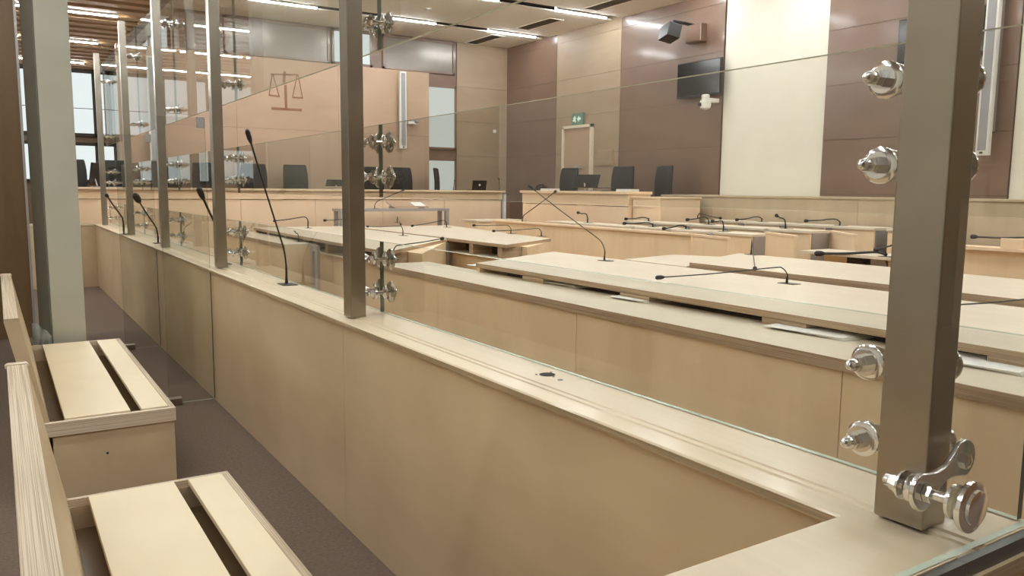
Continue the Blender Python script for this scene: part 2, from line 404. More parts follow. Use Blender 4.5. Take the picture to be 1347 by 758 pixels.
q = B(); tube(q, [(p.x, p.y, p.z+.1), (p.x, p.y-.05, p.z+.17), (p.x+.25, p.y-.08, p.z+.16), (10.57, p.y-.1, p.z+.14)], .028, 8); obj('bracket', q, 'black', t)
p2 = at(911, 43, X=10.42)
t = thing('junction_box', 'brown box fixed to the brown panel beside the wall speaker', 'box', (10.5, p2.y, p2.z-.15))
obj('box_body', bx(10.42, 10.57, p2.y-.2, p2.y+.18, p2.z-.16, p2.z+.14), 'brown', t, bevel=.01)
obj('box_cover', bx(10.41, 10.42, p2.y-.18, p2.y+.16, p2.z-.14, p2.z+.12), 'brown', t)
def column_speaker(c, ax, w, z0, z1, label):
    t = thing('column_speaker', label, 'speaker', (c[0], c[1], z0)); x, y = c
    if ax == 'X':
        a = bx(x-.06, x+.02, y-w/2, y+w/2, z0, z1); f = bx(x-.066, x-.06, y-w/2+.025, y+w/2-.025, z0+.06, z1-.03); k = bx(x+.02, 10.57, y-.03, y+.03, z0+.3, z1-.3); s = bx(x-.07, x-.066, y-.02, y+.02, z0+.02, z0+.045)
    else:
        a = bx(x-w/2, x+w/2, y-.08, y, z0, z1); f = bx(x-w/2+.025, x+w/2-.025, y-.086, y-.08, z0+.06, z1-.03); k = bx(x-.03, x+.03, y, 16.5, z0+.3, z1-.3); s = bx(x-.02, x+.02, y-.09, y-.086, z0+.02, z0+.045)
    obj('casing', a, 'white_plastic', t, bevel=.004); obj('grille', f, 'greymet', t); obj('wall_bracket', k, 'alu', t); obj('badge', s, 'black', t)
column_speaker((10.4, 5.35), 'X', .15, 2.1, 4.6, 'tall narrow column speaker on the wall right of the nearest post')
p = at(528.5, 132, Y=16.4)
column_speaker((p.x, 16.4), 'Y', .15, 2.5, 4.15, 'tall narrow column speaker at the right of the tan feature wall')
p = at(203, 160, Y=16.4)
column_speaker((p.x, 16.4), 'Y', .2, 1.9, 4.0, 'tall narrow column speaker at the left of the tan feature wall')

p = at(544, 160, Y=16.35)
t = thing('wall_spotlight', 'small white twin fitting on the tan feature wall beside the column speaker', 'fitting', (p.x, 16.4, p.z))
obj('mount', bx(p.x-.03, p.x+.03, 16.4, 16.5, p.z-.03, p.z+.03), 'alu', t)
obj('body', bx(p.x-.14, p.x+.12, 16.32, 16.4, p.z-.06, p.z+.0), 'white_plastic', t, bevel=.01)
obj('lens', lathe(B(), (p.x+.05, 16.33, p.z+.01), (.3, -1, 0), [(0, .05), (.06, .045), (.065, .03)], 14), 'alu', t, smooth=True)
p = at(651, 173, Y=16.75)
tag(obj('wall_sensor', lathe(B(), (p.x, 16.77, p.z), (0, -1, 0), [(0, .045), (.02, .045), (.04, .025)], 16), 'white_plastic', smooth=True), 'tiny round white sensor on the beige panel by the room corner', 'sensor')
# ------------------------------------------------------------------ dock parapets
ZR = 1.02
t = thing('dock_parapet', 'long pale plywood dock wall with a ledge, carrying the steel posts', 'parapet', (1.44, 7.5, 0))
js = [.87, 3.53, 6.2, 8.49, 11.3, 14.47]
for a, b2 in zip(js, js[1:]): obj('panel', bx(1.33, 1.352, a+.0015, b2-.0015, 0, .982), 'ply', t)
obj('core', bx(1.352, 1.53, .70, 14.62, 0, .985), 'seam', t)
obj('outer_panel', bx(1.53, 1.55, .69, 14.62, 0, .985), 'deskface', t)
obj('ledge', extr(B(), [(1.312, .99), (1.312, 1.008), (1.316, 1.012), (1.383, 1.012), (1.386, 1.016), (1.402, 1.016), (1.405, 1.02), (1.575, 1.02), (1.575, .99)], 'Y', .665, 14.64), 'rail', t)
obj('end_panel', bx(1.309, 1.55, .655, .685, 0, .955), 'deskface', t); obj('ledge_trim', bx(1.309, 1.58, .64, .6645, .957, .99), 'edgerail', t); obj('glazing_channel', bx(1.309, 1.575, .648, .664, .991, 1.018), 'channel', t)
obj('ledge_edge', bx(1.3105, 1.312, .88, 14.45, .99, 1.007), 'edgerail', t)
t = thing('dock_side_parapet', 'near plywood side wall of the dock with a broad pale ledge', 'parapet', (-1, .77, 0))
obj('inner_panel', bx(-4, 1.31, .85, .87, 0, .985), 'ply', t)
obj('core', bx(-4, 1.31, .72, .85, 0, .985), 'seam', t)
obj('outer_panel', bx(-4, 1.308, .655, .685, 0, .955), 'deskface', t)
obj('ledge', bx(-4, 1.3115, .665, .874, .991, 1.02), 'rail', t)
obj('ledge_trim', bx(-4, 1.308, .64, .685, .957, .99), 'edgerail', t)
obj('glazing_channel', bx(-4, 1.308, .648, .664, .991, 1.018), 'channel', t)
t = thing('dock_end_parapet', 'low plywood wall closing the far end of the dock', 'parapet', (-1, 14.6, 0))
obj('inner_panel', bx(-4, 1.328, 14.47, 14.5, 0, .985), 'ply', t)
obj('outer_panel', bx(-4, 1.328, 14.62, 14.64, 0, .985), 'deskface', t)
obj('ledge', bx(-4, 1.312, 14.45, 14.64, .99, 1.02), 'rail', t)
# cable hole in the ledge
p = at(720, 493, Z=ZR)
t = thing('cable_hole', 'round dark cable hole with three screws in the dock ledge', 'cable hole', (p.x, p.y, ZR))
q = B(); lathe(q, (p.x, p.y, ZR), (0, 0, 1), [(0, .026), (.0012, .026)], 24); obj('opening', q, 'dark', t)
for a in (0, 2.0, 4.1):
    q = B(); cyl(q, (p.x+.036*math.cos(a+.6), p.y+.036*math.sin(a+.6), ZR), (p.x+.036*math.cos(a+.6), p.y+.036*math.sin(a+.6), ZR+.002), .004); obj('screw', q, 'greymet', t)
p = at(737, 500, Z=ZR)
q = B(); R1, R2, sg = .009, .006, 16
lathe(q, (p.x, p.y, ZR), (0, 0, 1), [(0, .009), (.0015, .009), (.0015, .0065), (.0006, .006)], 16)
tag(obj('ledge_grommet', q, 'greymet'), 'tiny grey ring beside the cable hole in the dock ledge', 'grommet')

# ------------------------------------------------------------------ steel posts and spider clamps
PX0, PX1 = 1.365, 1.44
posts = [.805, 3.56, at(291, 350, X=1.4025).y, at(217.5, 322, X=1.4025).y, 10.99, 13.85]
pl = ['nearest and widest brushed steel post, at the corner of the dock ledge', 'second brushed steel post from the near corner of the dock ledge',
      'third brushed steel post from the near corner, by the first glass partition', 'fourth brushed steel post from the near corner, by the second partition',
      'fifth brushed steel post from the near corner of the dock ledge', 'farthest brushed steel post, at the far end of the dock ledge']
ZC = [1.125, 1.283, 1.674, 1.837, 2.38, 3.2]
XG0, XG1 = 1.556, 1.573
def disc_bm(p, d, r=.042, th=.012):
    q = B(); lathe(q, p, d, [(0, r*.86), (th*.35, r), (th*.7, r), (th, r*.8), (th*1.05, r*.5)], 24); return q
def nut_bm(p, d, s=1, e=1):
    """washer, hexagon nut and domed cap, turned towards d"""
    q = B(); lathe(q, p, d, [(0, .024*s), (.004*e, .024*s)], 20); lathe(q, p, d, [(.004*e, .0165*s), (.016*e, .0165*s)], 6); lathe(q, p, d, [(.016*e, .0145*s), (.024*e, .0145*s)], 6)
    lathe(q, p, d, [(.024*e, .009*s), (.027*e, .0115*s), (.034*e, .0105*s), (.039*e, .006*s), (.041*e, .001)], 14); return q
def dogbone(a, b, r, th, n, neck=.45):
    """flat plate with an eye at both ends; a, b centres, n = plate normal"""
    a = Vector(a); b = Vector(b); n = Vector(n).normalized(); u = (b-a).normalized(); v = n.cross(u); L = (b-a).length; pts = []
    for k in range(13):
        an = PI/2+PI*k/12; pts.append((r*math.cos(an), r*math.sin(an)))
    for k in range(1, 8):
        s = k/8; pts.append((L*s, -(r*(neck+(1-neck)*abs(2*s-1)**1.6))))
    for k in range(13):
        an = -PI/2+PI*k/12; pts.append((L+r*math.cos(an), r*math.sin(an)))
    for k in range(1, 8):
        s = 1-k/8; pts.append((L*s, r*(neck+(1-neck)*abs(2*s-1)**1.6)))
    q = B(); lo = [q.verts.new(a+u*x+v*y-n*th/2) for x, y in pts]; hi = [q.verts.new(a+u*x+v*y+n*th/2) for x, y in pts]
    q.faces.new(lo[::-1]); q.faces.new(hi); m_ = len(pts)
    for i in range(m_): q.faces.new((lo[i], lo[(i+1) % m_], hi[(i+1) % m_], hi[i]))
    bmesh.ops.recalc_face_normals(q, faces=q.faces[:]); return q
for k, (py, lb) in enumerate(zip(posts, pl)):
    t = thing('steel_post', lb, 'post', ((PX0+PX1)/2, py, ZR))
    w = .0475
    obj('upright', bx(PX0, PX1, py-w, py+w, 1.018, 3.6), 'steel', t, bevel=.003)
    for z in ZC:
        if k == 0:
            yb, y2 = py+.138, py+.052
            cl = obj('clamp', dogbone((1.468, yb, z), (1.535, y2, z+.006), .036, .008, (.86, .67, 0), .6), 'chrome', t, bevel=.002, smooth=True)
            obj('arm', cyl(B(), (1.44, py+.02, z), (1.50, yb-.03, z), .012), 'chrome', cl, smooth=True)
            obj('acorn_nut', nut_bm((1.45, yb, z), (-1, 0, 0), 1.1, 1.5), 'chrome', cl, smooth=True)
            obj('washer', disc_bm((1.462, yb, z), (-1, 0, 0), .036, .012), 'chrome', cl, smooth=True)
            obj('bolt', cyl(B(), (1.535, y2, z), (XG1+.004, y2, z), .012), 'chrome', cl)
            obj('disc', disc_bm((XG1, y2, z), (1, 0, 0), .036, .016), 'chrome', cl, smooth=True)
        else:
            ya, yb2 = py-.018, py+.112
            cl = obj('clamp', dogbone((1.498, ya, z), (1.498, yb2, z), .028, .01, (1, 0, 0)), 'chrome', t, bevel=.002, smooth=True)
            obj('arm', cyl(B(), (1.44, py+.02, z), (1.498, py+.03, z), .014), 'chrome', cl, smooth=True)
            for yb in (ya, yb2):
                obj('acorn_nut', nut_bm((1.493, yb, z), (-1, 0, 0), 1.3, .95), 'chrome', cl, smooth=True)
                obj('bolt', cyl(B(), (1.5, yb, z), (XG1+.004, yb, z), .010), 'chrome', cl)
                obj('inner_disc', disc_bm((XG0, yb, z), (-1, 0, 0), .032, .01), 'chrome', cl, smooth=True)
                q = B(); lathe(q, (XG1, yb, z), (1, 0, 0), [(0, .04), (.004, .051), (.009, .051), (.02, .026), (.027, .014), (.033, .013)], 24)
                obj('disc', q, 'chrome', cl, smooth=True)
    if k == 0:   # bracket that holds the side pane
        z = 1.118; XB = 1.33
        cl = obj('side_clamp', dogbone((XB, .742, z-.012), (1.452, .742, z+.026), .036, .012, (0, 1, 0), .38), 'chrome', t, bevel=.003, smooth=True)
        obj('acorn_nut', nut_bm((XB, .775, z-.012), (0, 1, 0), 1.1), 'chrome', cl, smooth=True)
        obj('washer', disc_bm((XB, .748, z-.012), (0, 1, 0), .026, .02), 'chrome', cl, smooth=True)
        obj('bolt', cyl(B(), (XB, .69, z-.012), (XB, .775, z-.012), .0095), 'chrome', cl, smooth=True)
        obj('hex_nut', lathe(B(), (XB, .735, z-.012), (0, -1, 0), [(0, .017), (.013, .017)], 6), 'chrome', cl)
        q = B(); lathe(q, (XB, .683, z-.012), (0, 1, 0), [(0, .03), (.006, .03), (.009, .02)], 28)
        obj('disc', q, 'chrome', cl, smooth=True)
        q = B(); lathe(q, (XB, .666, z-.012), (0, -1, 0), [(0, .041), (.004, .044), (.011, .044), (.013, .038), (.014, .031), (.019, .030), (.020, .028)], 28); obj('outer_disc', q, 'chrome', cl, smooth=True)
        q = box(B(), XB-.0018, XB+.0018, .6465, .6485, z-.034, z+.010); obj('slot', q, 'dark', cl)
        obj('eye_bolt', lathe(B(), (1.452, .736, z+.022), (0, -1, 0), [(0, .015), (.006, .015), (.008, .008)], 6), 'chrome', cl)

# ------------------------------------------------------------------ glass
def pane(name, x0, x1, y0, y1, z0, z1, thin, parent=None, gm='glass'):
    q = bx(x0, x1, y0, y1, z0, z1); q.faces.ensure_lookup_table(); q.normal_update()
    for f in q.faces: f.material_index = 0 if abs(f.normal['XYZ'.index(thin)]) > .5 else (1 if abs(f.normal.z) > .5 else 2)
    return obj(name, q, gm, parent, mats=['gedge', 'gdark'])
tn = [('lower', 1.022, 1.365), ('middle', 1.578, 1.922), ('upper', 2.266, 3.56)]
bay = ['between the nearest and second steel posts', 'between the second and third steel posts', 'between the third and fourth steel posts', 'between the fourth and fifth steel posts', 'between the two farthest steel posts']
yj = [.684]+[p+.05 for p in posts[1:]]
yj[-1] = 14.62
for nm, z0, z1 in tn:
    for a, b2, s in zip(yj, yj[1:], bay):
        tag(pane('glass_pane', XG0, XG1, a+.004, b2-.004, z0, z1, 'X'), 'clear glass pane of the %s tier %s' % (nm, s), 'glass pane')
tag(pane('side_glass_pane', -3.2, 1.5755, .668, .682, 1.022, 3.56, 'Y', None, 'glassc'), 'large clear glass pane on the near side ledge, meeting the corner', 'glass pane')
for yy, lb in ((6.27, 'floor standing glass partition across the dock, the nearer of two'), (8.67, 'floor standing glass partition across the dock, the farther of two')):
    t = thing('glass_partition', lb, 'glass partition', (1.15, yy, 0))
    pane('pane', 1.0, 1.326, yy-.006, yy+.006, .012, 2.12, 'Y', t)
    obj('edge_seal', bx(1.3262, 1.3295, yy-.006, yy+.006, .01, .985), 'seam', t)
    obj('floor_clamp', bx(.985, 1.09, yy-.035, yy+.035, 0, .055), 'steel', t, bevel=.004)
    obj('top_clip', bx(1.27, 1.32, yy-.02, yy+.02, 2.05, 2.13), 'alu', t, bevel=.003)

# ------------------------------------------------------------------ benches in the dock
def dock_bench(y0, y1, lb):
    t = thing('dock_bench', lb, 'bench', (.45, (y0+y1)/2, 0)); zt = .42
    q = B(); box(q, .735, .757, y0, y1, .0, zt-.004)
    obj('front_board', q, 'ply', t)
    q = B(); box(q, .125, .735, y0, y0+.025, 0, zt-.075); box(q, .125, .735, y1-.025, y1, 0, zt-.03); obj('end_board', q, 'ply', t)
    obj('end_rim', bx(.13, .765, y0-.012, y0+.02, zt-.075, zt), 'edgex', t, bevel=.003)
    obj('far_rim', bx(.13, .765, y1-.02, y1+.004, zt-.045, zt), 'edgex', t, bevel=.003)
    obj('front_rim', bx(.735, .765, y0+.02, y1-.02, zt-.045, zt), 'edgey', t, bevel=.003)
    obj('inner_shelf', bx(.15, .735, y0+.025, y1-.025, zt-.14, zt-.12), 'darkwood', t)
    obj('seat_board', bx(.235, .545, y0+.03, y1-.03, zt-.018, zt+.006), 'seat', t, bevel=.002)
    obj('seat_board', bx(.60, .733, y0+.03, y1-.03, zt-.018, zt+.004), 'seat', t, bevel=.002)
    q = extr(B(), [(.115, .0), (.175, .0), (.175, .36), (.063, .955), (.060, .965), (.0, .962), (-.002, .95), (.115, .36)], 'Y', y0, y1)
    q.normal_update()
    for f in q.faces:
        f.material_index = 1 if (f.normal.z > .8 and abs(f.normal.y) < .1) else 0
    obj('backrest', q, 'ply', t, mats=['edgey'])
    obj('back_cap', extr(B(), [(-.008, .955), (.066, .955), (.068, .964), (.06, .972), (.0, .972), (-.008, .966)], 'Y', y1-.03, y1+.004), 'edgex', t, bevel=.003)
    obj('back_top_edge', bx(-.001, .0605, y0, y1-.03, .962, .967), 'edgey', t)
    q = B(); cyl(q, (.42, y0-.0125, .22), (.42, y0-.006, .22), .006); obj('screw', q, 'dark', t)
dock_bench(1.07, 3.42, 'nearest plywood dock bench with two seat boards and slanted back')
dock_bench(4.6, 6.95, 'second plywood dock bench, standing before the grey column')

# ------------------------------------------------------------------ column, dark veneer screen, plastic film
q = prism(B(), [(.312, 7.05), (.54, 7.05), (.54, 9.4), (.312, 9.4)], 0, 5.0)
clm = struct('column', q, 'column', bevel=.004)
struct('column_shaded_side', bx(.30, .312, 7.06, 9.4, 0, 5.0), 'side_shade', clm)  # thin sheet over the left face, painted dark in place of shade
struct('wall_partition', bx(-3.0, .265, 9.9, 10.05, 0, 5.0), 'darkwood')
q = bx(.262, .285, 9.88, 10.06, 0, 5.0); struct('trim_2', q, 'alu')
q = B(); pts = [at(41, 424, Y=7.04), at(50, 425, Y=7.04), at(54, 432, Y=7.04), at(60, 433, Y=7.04), at(67, 441, Y=7.04)]
cols = []
for i, p in enumerate(pts):
    col = []
    for j in range(5):
        s = j/4; col.append(q.verts.new((p.x, 7.0-.03*math.sin(i*2.1+j*1.7)-.05*(1-s), p.z*s)))
    cols.append(col)
for a, b2 in zip(cols, cols[1:]):
    for j in range(4): q.faces.new((a[j], b2[j], b2[j+1], a[j+1]))
o = obj('plastic_film', q, 'film', smooth=True); md = o.modifiers.new('thickness', 'SOLIDIFY'); md.thickness = .004
tag(o, 'torn grey plastic film hanging by the foot of the grey column', 'plastic film')

# ------------------------------------------------------------------ microphones
def mic(base, top, head, lb, grp=None, r=.0045, plate=True, hl=.06, hr=.011, big=False, sag=0):
    """base: foot on the desk; top: where the straight stem starts to bend; head: centre of the capsule"""
    base, top, head = Vector(base), Vector(top), Vector(head)
    t = thing('gooseneck_microphone', lb, 'microphone', base, grp)
    if plate: obj('base_plate', bx(base.x-.045, base.x+.045, base.y-.09, base.y+.05, base.z, base.z+.004), 'black', t)
    obj('collar', cyl(B(), base, base+Vector((0, 0, .05)), .011, .007), 'black', t, smooth=True)
    d = (head-top); L = d.length; k = min(.12, L*.35)
    a = top-(top-base).normalized()*min(.05, (top-base).length*.4); b = top+d.normalized()*k
    b.z += .012; mid = top+d*.6; mid.z -= sag
    P = spline([base+Vector((0, 0, .03)), a, top+(b-top)*.35+Vector((0, 0, .0)), b, mid, head], 6)
    obj('gooseneck', tube(B(), P, [r*1.3]*6+[r]*(len(P)-6), 8), 'black', t, smooth=True)
    e = d.normalized(); q = B()
    lathe(q, head-e*hl*.45, e, [(0, r), (hl*.15, hr*.7), (hl*.4, hr), (hl*.85, hr), (hl, hr*.6)], 14)
    obj('capsule', q, 'black', t, smooth=True)
    return t
def vtop(base, px, py):       # a point above the foot, at the height the photo shows
    p = at(px, py, X=base.x); return Vector((base.x, base.y, max(p.z, base.z+.03)))
b_ = at(377, 374, Z=ZR); tp = at(370, 338, X=b_.x-.01)
mic(b_, (b_.x, b_.y, tp.z), at(328, 181, Y=4.55), 'tall black gooseneck microphone on the dock ledge between second and third posts', hl=.09, hr=.014, r=.0055)
b_ = at(294, 347, Z=ZR); mic(b_, (b_.x-.0, b_.y, 1.2), at(265, 256, Y=6.2), 'gooseneck microphone on the dock ledge just beyond the third post', hl=.13, hr=.022, r=.009, plate=True)
b_ = at(208, 320, Z=ZR); mic(b_, (b_.x, b_.y, 1.15), at(181, 262, Y=8.6), 'gooseneck microphone with large head on the ledge between fourth and fifth posts', hl=.17, hr=.032, r=.008)
b_ = at(163, 308, Z=ZR); mic(b_, (b_.x, b_.y, 1.2), at(141, 258, Y=10.4), 'gooseneck microphone on the ledge between the two farthest posts', hl=.1, hr=.02, r=.01)

# ------------------------------------------------------------------ lawyers' desks
ZD, ZL = .95, .87
def desk(name, lb, poly, zt, front, th=.04, ledge=None, slots=None, slotw=.9, slotg=.1):
    """poly: desktop outline; front: (x, y0, y1) line of the front board below the desktop"""
    cx = sum(p[0] for p in poly)/len(poly); cy = sum(p[1] for p in poly)/len(poly)
    t = thing(name, lb, 'desk', (cx, cy, 0))
    q = prism(B(), poly, zt-th, zt); q.normal_update()
    for f in q.faces: f.material_index = 0 if abs(f.normal.z) > .5 else 1
    obj('desktop', q, 'plytop', t, bevel=.002, mats=['deskedge'])
    # carcass follows the desktop, inset
    x0, y0, y1 = front
    ins = [(cx+(p[0]-cx)*.985, cy+(p[1]-cy)*.992) for p in poly]
    ins = [(max(x0+.3, p[0]), p[1]) for p in ins]
    obj('carcass', prism(B(), ins, 0, zt-th-.001), 'deskface', t)
    # pigeonhole row under the front edge
    q = B(); k = y0
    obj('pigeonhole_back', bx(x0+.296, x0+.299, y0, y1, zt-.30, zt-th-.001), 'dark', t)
    obj('pigeonhole_shelf', bx(x0, x0+.3, y0, y1, zt-.2, zt-.18), 'plytop', t)
    yy = y0
    while yy < y1-.02:
        obj('divider', bx(x0, x0+.3, yy, min(yy+slotg, y1), zt-.18, zt-th-.001), 'deskedge', t); yy += slotw
    obj('divider', bx(x0, x0+.3, y1-.04, y1, zt-.18, zt-th-.001), 'deskface', t)
    obj('front_board', bx(x0+.05, x0+.08, y0, y1, 0, zt-.2), 'deskface', t)
    if ledge:
        lx0, lx1, ly0, ly1, lz = ledge
        obj('ledge', bx(lx0, lx1, ly0, ly1, lz-.02, lz), 'plytop', t)
        obj('ledge_edge', bx(lx0-.006, lx0, ly0, ly1, lz-.055, lz-.0005), 'deskedge', t)
        yy = ly0
        while yy < ly1-.05:
            y2 = min(yy+2.0, ly1); obj('modesty_panel', bx(lx0+.01, lx0+.03, yy+.003, y2-.003, 0, lz-.021), 'deskface', t); yy = y2
        obj('end_panel', bx(lx0+.03, lx1, ly1-.03, ly1-.003, 0, lz-.021), 'deskface', t)
        obj('end_panel', bx(lx0+.03, lx1, ly0+.003, ly0+.03, 0, lz-.021), 'deskface', t)
    return t
X1 = 3.66
desk('lawyer_desk', 'near long desk with pale top, ledge and pigeonholes, crossing behind the nearest post',
     [(X1, .2), (5.13, .2), (5.13, 7.15), (X1+.02, 6.35)], ZD, (X1+.006, .25, 6.3), slotw=1.25, slotg=.3, ledge=(3.2, 3.75, .2, 7.45, ZL))
desk('lawyer_desk', 'far long desk in the first row, seen behind the second and third posts',
     [(3.5, 7.92), (5.14, 9.65), (5.14, 13.7), (3.62, 13.7)], ZD, (3.62, 8.3, 13.6), ledge=(3.2, 3.65, 10.6, 14.0, ZL))
desk('lawyer_desk', 'second row long desk with thick front edge, behind the near long desk',
     [(5.24, .2), (6.5, .2), (6.5, 5.75), (5.24, 5.2)], .985, (5.27, .25, 5.1), th=.055)
desk('lawyer_desk', 'second row far desk with open pigeonholes and angled end, in mid court',
     [(5.24, 8.3), (6.48, 9.1), (7.1, 13.3), (5.24, 13.3)], ZD, (5.27, 8.45, 13.2), slotw=.72)
t = thing('desk_extension', 'pale low desk leaf joining the near long desk to the second row', 'desk', (5.7, 5.8, 0))
obj('desktop', prism(B(), [(5.21, 5.22), (6.4, 5.78), (6.1, 6.3), (5.22, 6.08)], .91, .945), 'plytop', t)
obj('support', prism(B(), [(5.3, 5.4), (6.2, 5.82), (6.0, 6.15), (5.3, 6.0)], 0, .91), 'deskface', t)
# grey metal end frames at the gangway
for (px, py, w, lb) in ((412, 318, .16, 'grey metal upright frame at the end of the far first row desk'), (588, 316, .15, 'grey metal upright frame beside the open pigeonholes')):
    p = at(px, py, X=3.45 if px < 500 else 5.3)
    t = thing('metal_frame', lb, 'frame', (p.x, p.y, 0)); p.x = p.x if px < 500 else 5.22
    obj('upright', bx(p.x, p.x+.04, p.y-.14, p.y-.05, 0, .88), 'alu', t, bevel=.003); obj('upright', bx(p.x, p.x+.04, p.y+.05, p.y+.14, 0, .88), 'alu', t, bevel=.003)
    obj('cross_rail', bx(p.x+.003, p.x+.037, p.y-.05, p.y+.05, .8, .87), 'alu', t)
# papers on the ledge
pp = [((756, 374), .34, 'white papers lying on the near desk ledge below the first pigeonhole'), ((640, 350), .24, 'white papers at the far end of the near desk ledge'),
      ((845, 393), .3, 'white papers on the near desk ledge left of the middle'), ((1080, 436), .45, 'white papers on the ledge just left of the nearest post'),
      ((1300, 478), .4, 'white papers on the ledge right of the nearest post')]
for k, ((px, py), L, lb) in enumerate(pp):
    p = at(px, py, Z=ZL+.01); q = B()
    for j in range(4):
        s = bx(p.x-.1-.01*j, p.x+.13, p.y-L/2+.01*j, p.y+L/2+.015*j, ZL+.001+.004*j, ZL+.0045+.004*j)
        bmesh.ops.rotate(s, verts=s.verts[:], cent=p, matrix=Matrix.Rotation(.05*j-.05, 3, 'Z'))
        me = bpy.data.meshes.new('tmp'); s.to_mesh(me); s.free(); q.from_mesh(me); bpy.data.meshes.remove(me)
    tag(obj('paper_stack', q, 'paper'), lb, 'papers')

def dmic(bp, tpx, hp, lb, z=ZD, hz=None, **k):
    b = at(bp[0], bp[1], Z=z); tp = vtop(b, *tpx); h = at(hp[0], hp[1], Z=hz) if hz else at(hp[0], hp[1], Y=b.y)
    return mic(b, tp, h, lb, **k)
b_ = at(795, 343, Z=ZD); mic(b_, (b_.x, b_.y, 1.1), at(699, 247, X=4.35), 'tall leaning gooseneck microphone on the near long desk, head raised high', hl=.07, hr=.013)
dmic((1035, 373), (1026, 352), (869, 365), 'gooseneck microphone bent flat to the left on the near long desk', hz=1.0, hl=.07, hr=.016)
b_ = at(988, 335, Z=.985); mic(b_, (b_.x, b_.y, 1.13), at(993, 353, Z=1.03), 'gooseneck microphone on the second row desk bent down towards the front', hl=.05, hr=.017)
b_ = at(1400, 405, Z=.985); mic(b_, (b_.x, b_.y, 1.04), at(1240, 402, Z=1.0), 'gooseneck microphone bent flat, partly hidden right of the nearest post', hl=.06, hr=.013)
dmic((712, 311), (706, 301), (650, 304), 'gooseneck microphone nearest the angled end of the pigeonhole desk', hz=.99, r=.006, hr=.02)
dmic((672, 307.5), (668, 297), (624, 296.5), 'gooseneck microphone second from the angled end of the pigeonhole desk', hz=1.06, r=.006, hr=.02)
dmic((530, 310), (528, 298.5), (484, 298), 'gooseneck microphone on the far first row desk right of the second post', hz=1.03, r=.006, hr=.018)
dmic((587.5, 299), (585, 290), (543, 297), 'gooseneck microphone on the pigeonhole desk below the witness table leg', hz=1.0, r=.006, hr=.02)
dmic((522.5, 293), (522, 285.5), (527, 295), 'short gooseneck microphone at the far side of the pigeonhole desk', hz=.99, r=.007, hr=.018)
b_ = at(405, 294, Y=13.2); b_.z = ZD; mic(b_, vtop(b_, 401, 285.5), at(362, 293, Y=13.2)+Vector((0, 0, .03)), 'gooseneck microphone on the far first row desk left of the second post', r=.008, hr=.018)
b_ = at(466, 298, Y=12.8); b_.z = ZD; mic(b_, vtop(b_, 462, 288), at(428, 290, Y=12.6), 'gooseneck microphone pointing left from behind the second post', r=.006, hr=.02)
b_ = at(393, 318, Z=ZL); mic(b_, (b_.x, b_.y, .95), at(388, 305, X=b_.x-.05), 'short gooseneck microphone at the end of the far ledge', hl=.03, hr=.01, r=.007)
b_ = at(517, 341, Z=ZL); mic(b_, vtop(b_, 519, 326), at(581, 314, X=4.3), 'gooseneck microphone pointing right from beside the second post clamps', hl=.06, hr=.02, r=.006)

# ------------------------------------------------------------------ low screen and civil party desks
def screen_panel(name, a, b, zt, lb, th=.03, cap=.05, cat='screen', z0=0):
    a = Vector((a[0], a[1], 0)); b = Vector((b[0], b[1], 0)); u = (b-a).normalized(); nn = Vector((-u.y, u.x, 0))*th/2
    t = thing(name, lb, cat, ((a.x+b.x)/2, (a.y+b.y)/2, z0))
    obj('panel', prism(B(), [tuple((p)[:2]) for p in (a-nn, b-nn, b+nn, a+nn)], z0, zt-.03), 'deskface', t)
    e = nn*(cap/th)
    obj('cap', prism(B(), [tuple((p)[:2]) for p in (a-e, b-e, b+e, a+e)], zt-.03, zt), 'judge', t, bevel=.003)
    return t
screen_panel('low_screen', (7.3, 7.22), (7.3, 11.92), 1.10, 'long low plywood screen behind the pigeonhole desk', cap=.12)
screen_panel('low_screen', (7.3, -.5), (7.3, 4.22), 1.165, 'low plywood screen right of the nearest post', cap=.2)
for (a, b, lb) in (((913, 307.5), (958, 312), 'angled plywood wing panel at the end of the long low screen'), ((1009, 304.5), (1047, 310), 'angled plywood wing panel in the middle, between two party desks'),
                   ((1093, 303), (1125, 308.5), 'angled plywood wing panel left of the nearest post')):
    zw = 1.12 if a[0] < 1000 else 1.16
    pa = at(a[0], a[1], Z=zw); pb = at(b[0], b[1], Z=zw); screen_panel('wing_panel', pa, pb, zw, lb, cap=.05)
rows = [(7.75, [10.4, 9.7, 8.98, 8.25, 7.53, 6.79], 1.12), (8.45, [9.3, 8.6, 7.9, 7.2, 6.5], 1.16), (9.4, [8.5, 7.75, 7.0, 6.28, 5.5], 1.19)]
rn = ['front', 'middle', 'back']
pos = ['first from the far left', 'second from the far left', 'third from the far left', 'fourth from the far left', 'fifth from the far left', 'sixth from the far left', 'seventh from the far left', 'nearest the right']
d0_ = None
for (x, ys, zt), rr in zip(rows, rn):
    for k, yy in enumerate(ys):
        lb = 'small plywood party desk in the %s row, %s' % (rr, pos[k])
        if d0_ is None:
            d0_ = thing('party_desk', lb, 'desk', (0, 0, 0), 'small party desks')
            obj('desktop', bx(-.22, .2, -.31, .31, -.03, 0), 'plytop', d0_, bevel=.003)
            obj('front_panel', bx(-.2, -.175, -.3, .3, -1.1, -.03), 'deskface', d0_)
            obj('side_support', bx(-.17, .15, -.31, -.28, -1.1, -.03), 'alu', d0_)
            obj('side_support', bx(-.17, .15, .28, .31, -1.1, -.03), 'alu', d0_)
            t = d0_
        else: t = copy_tree(d0_)
        t['label'] = lb; t.location = (x, yy, zt)
        t.scale = (1, 1, zt/1.1)
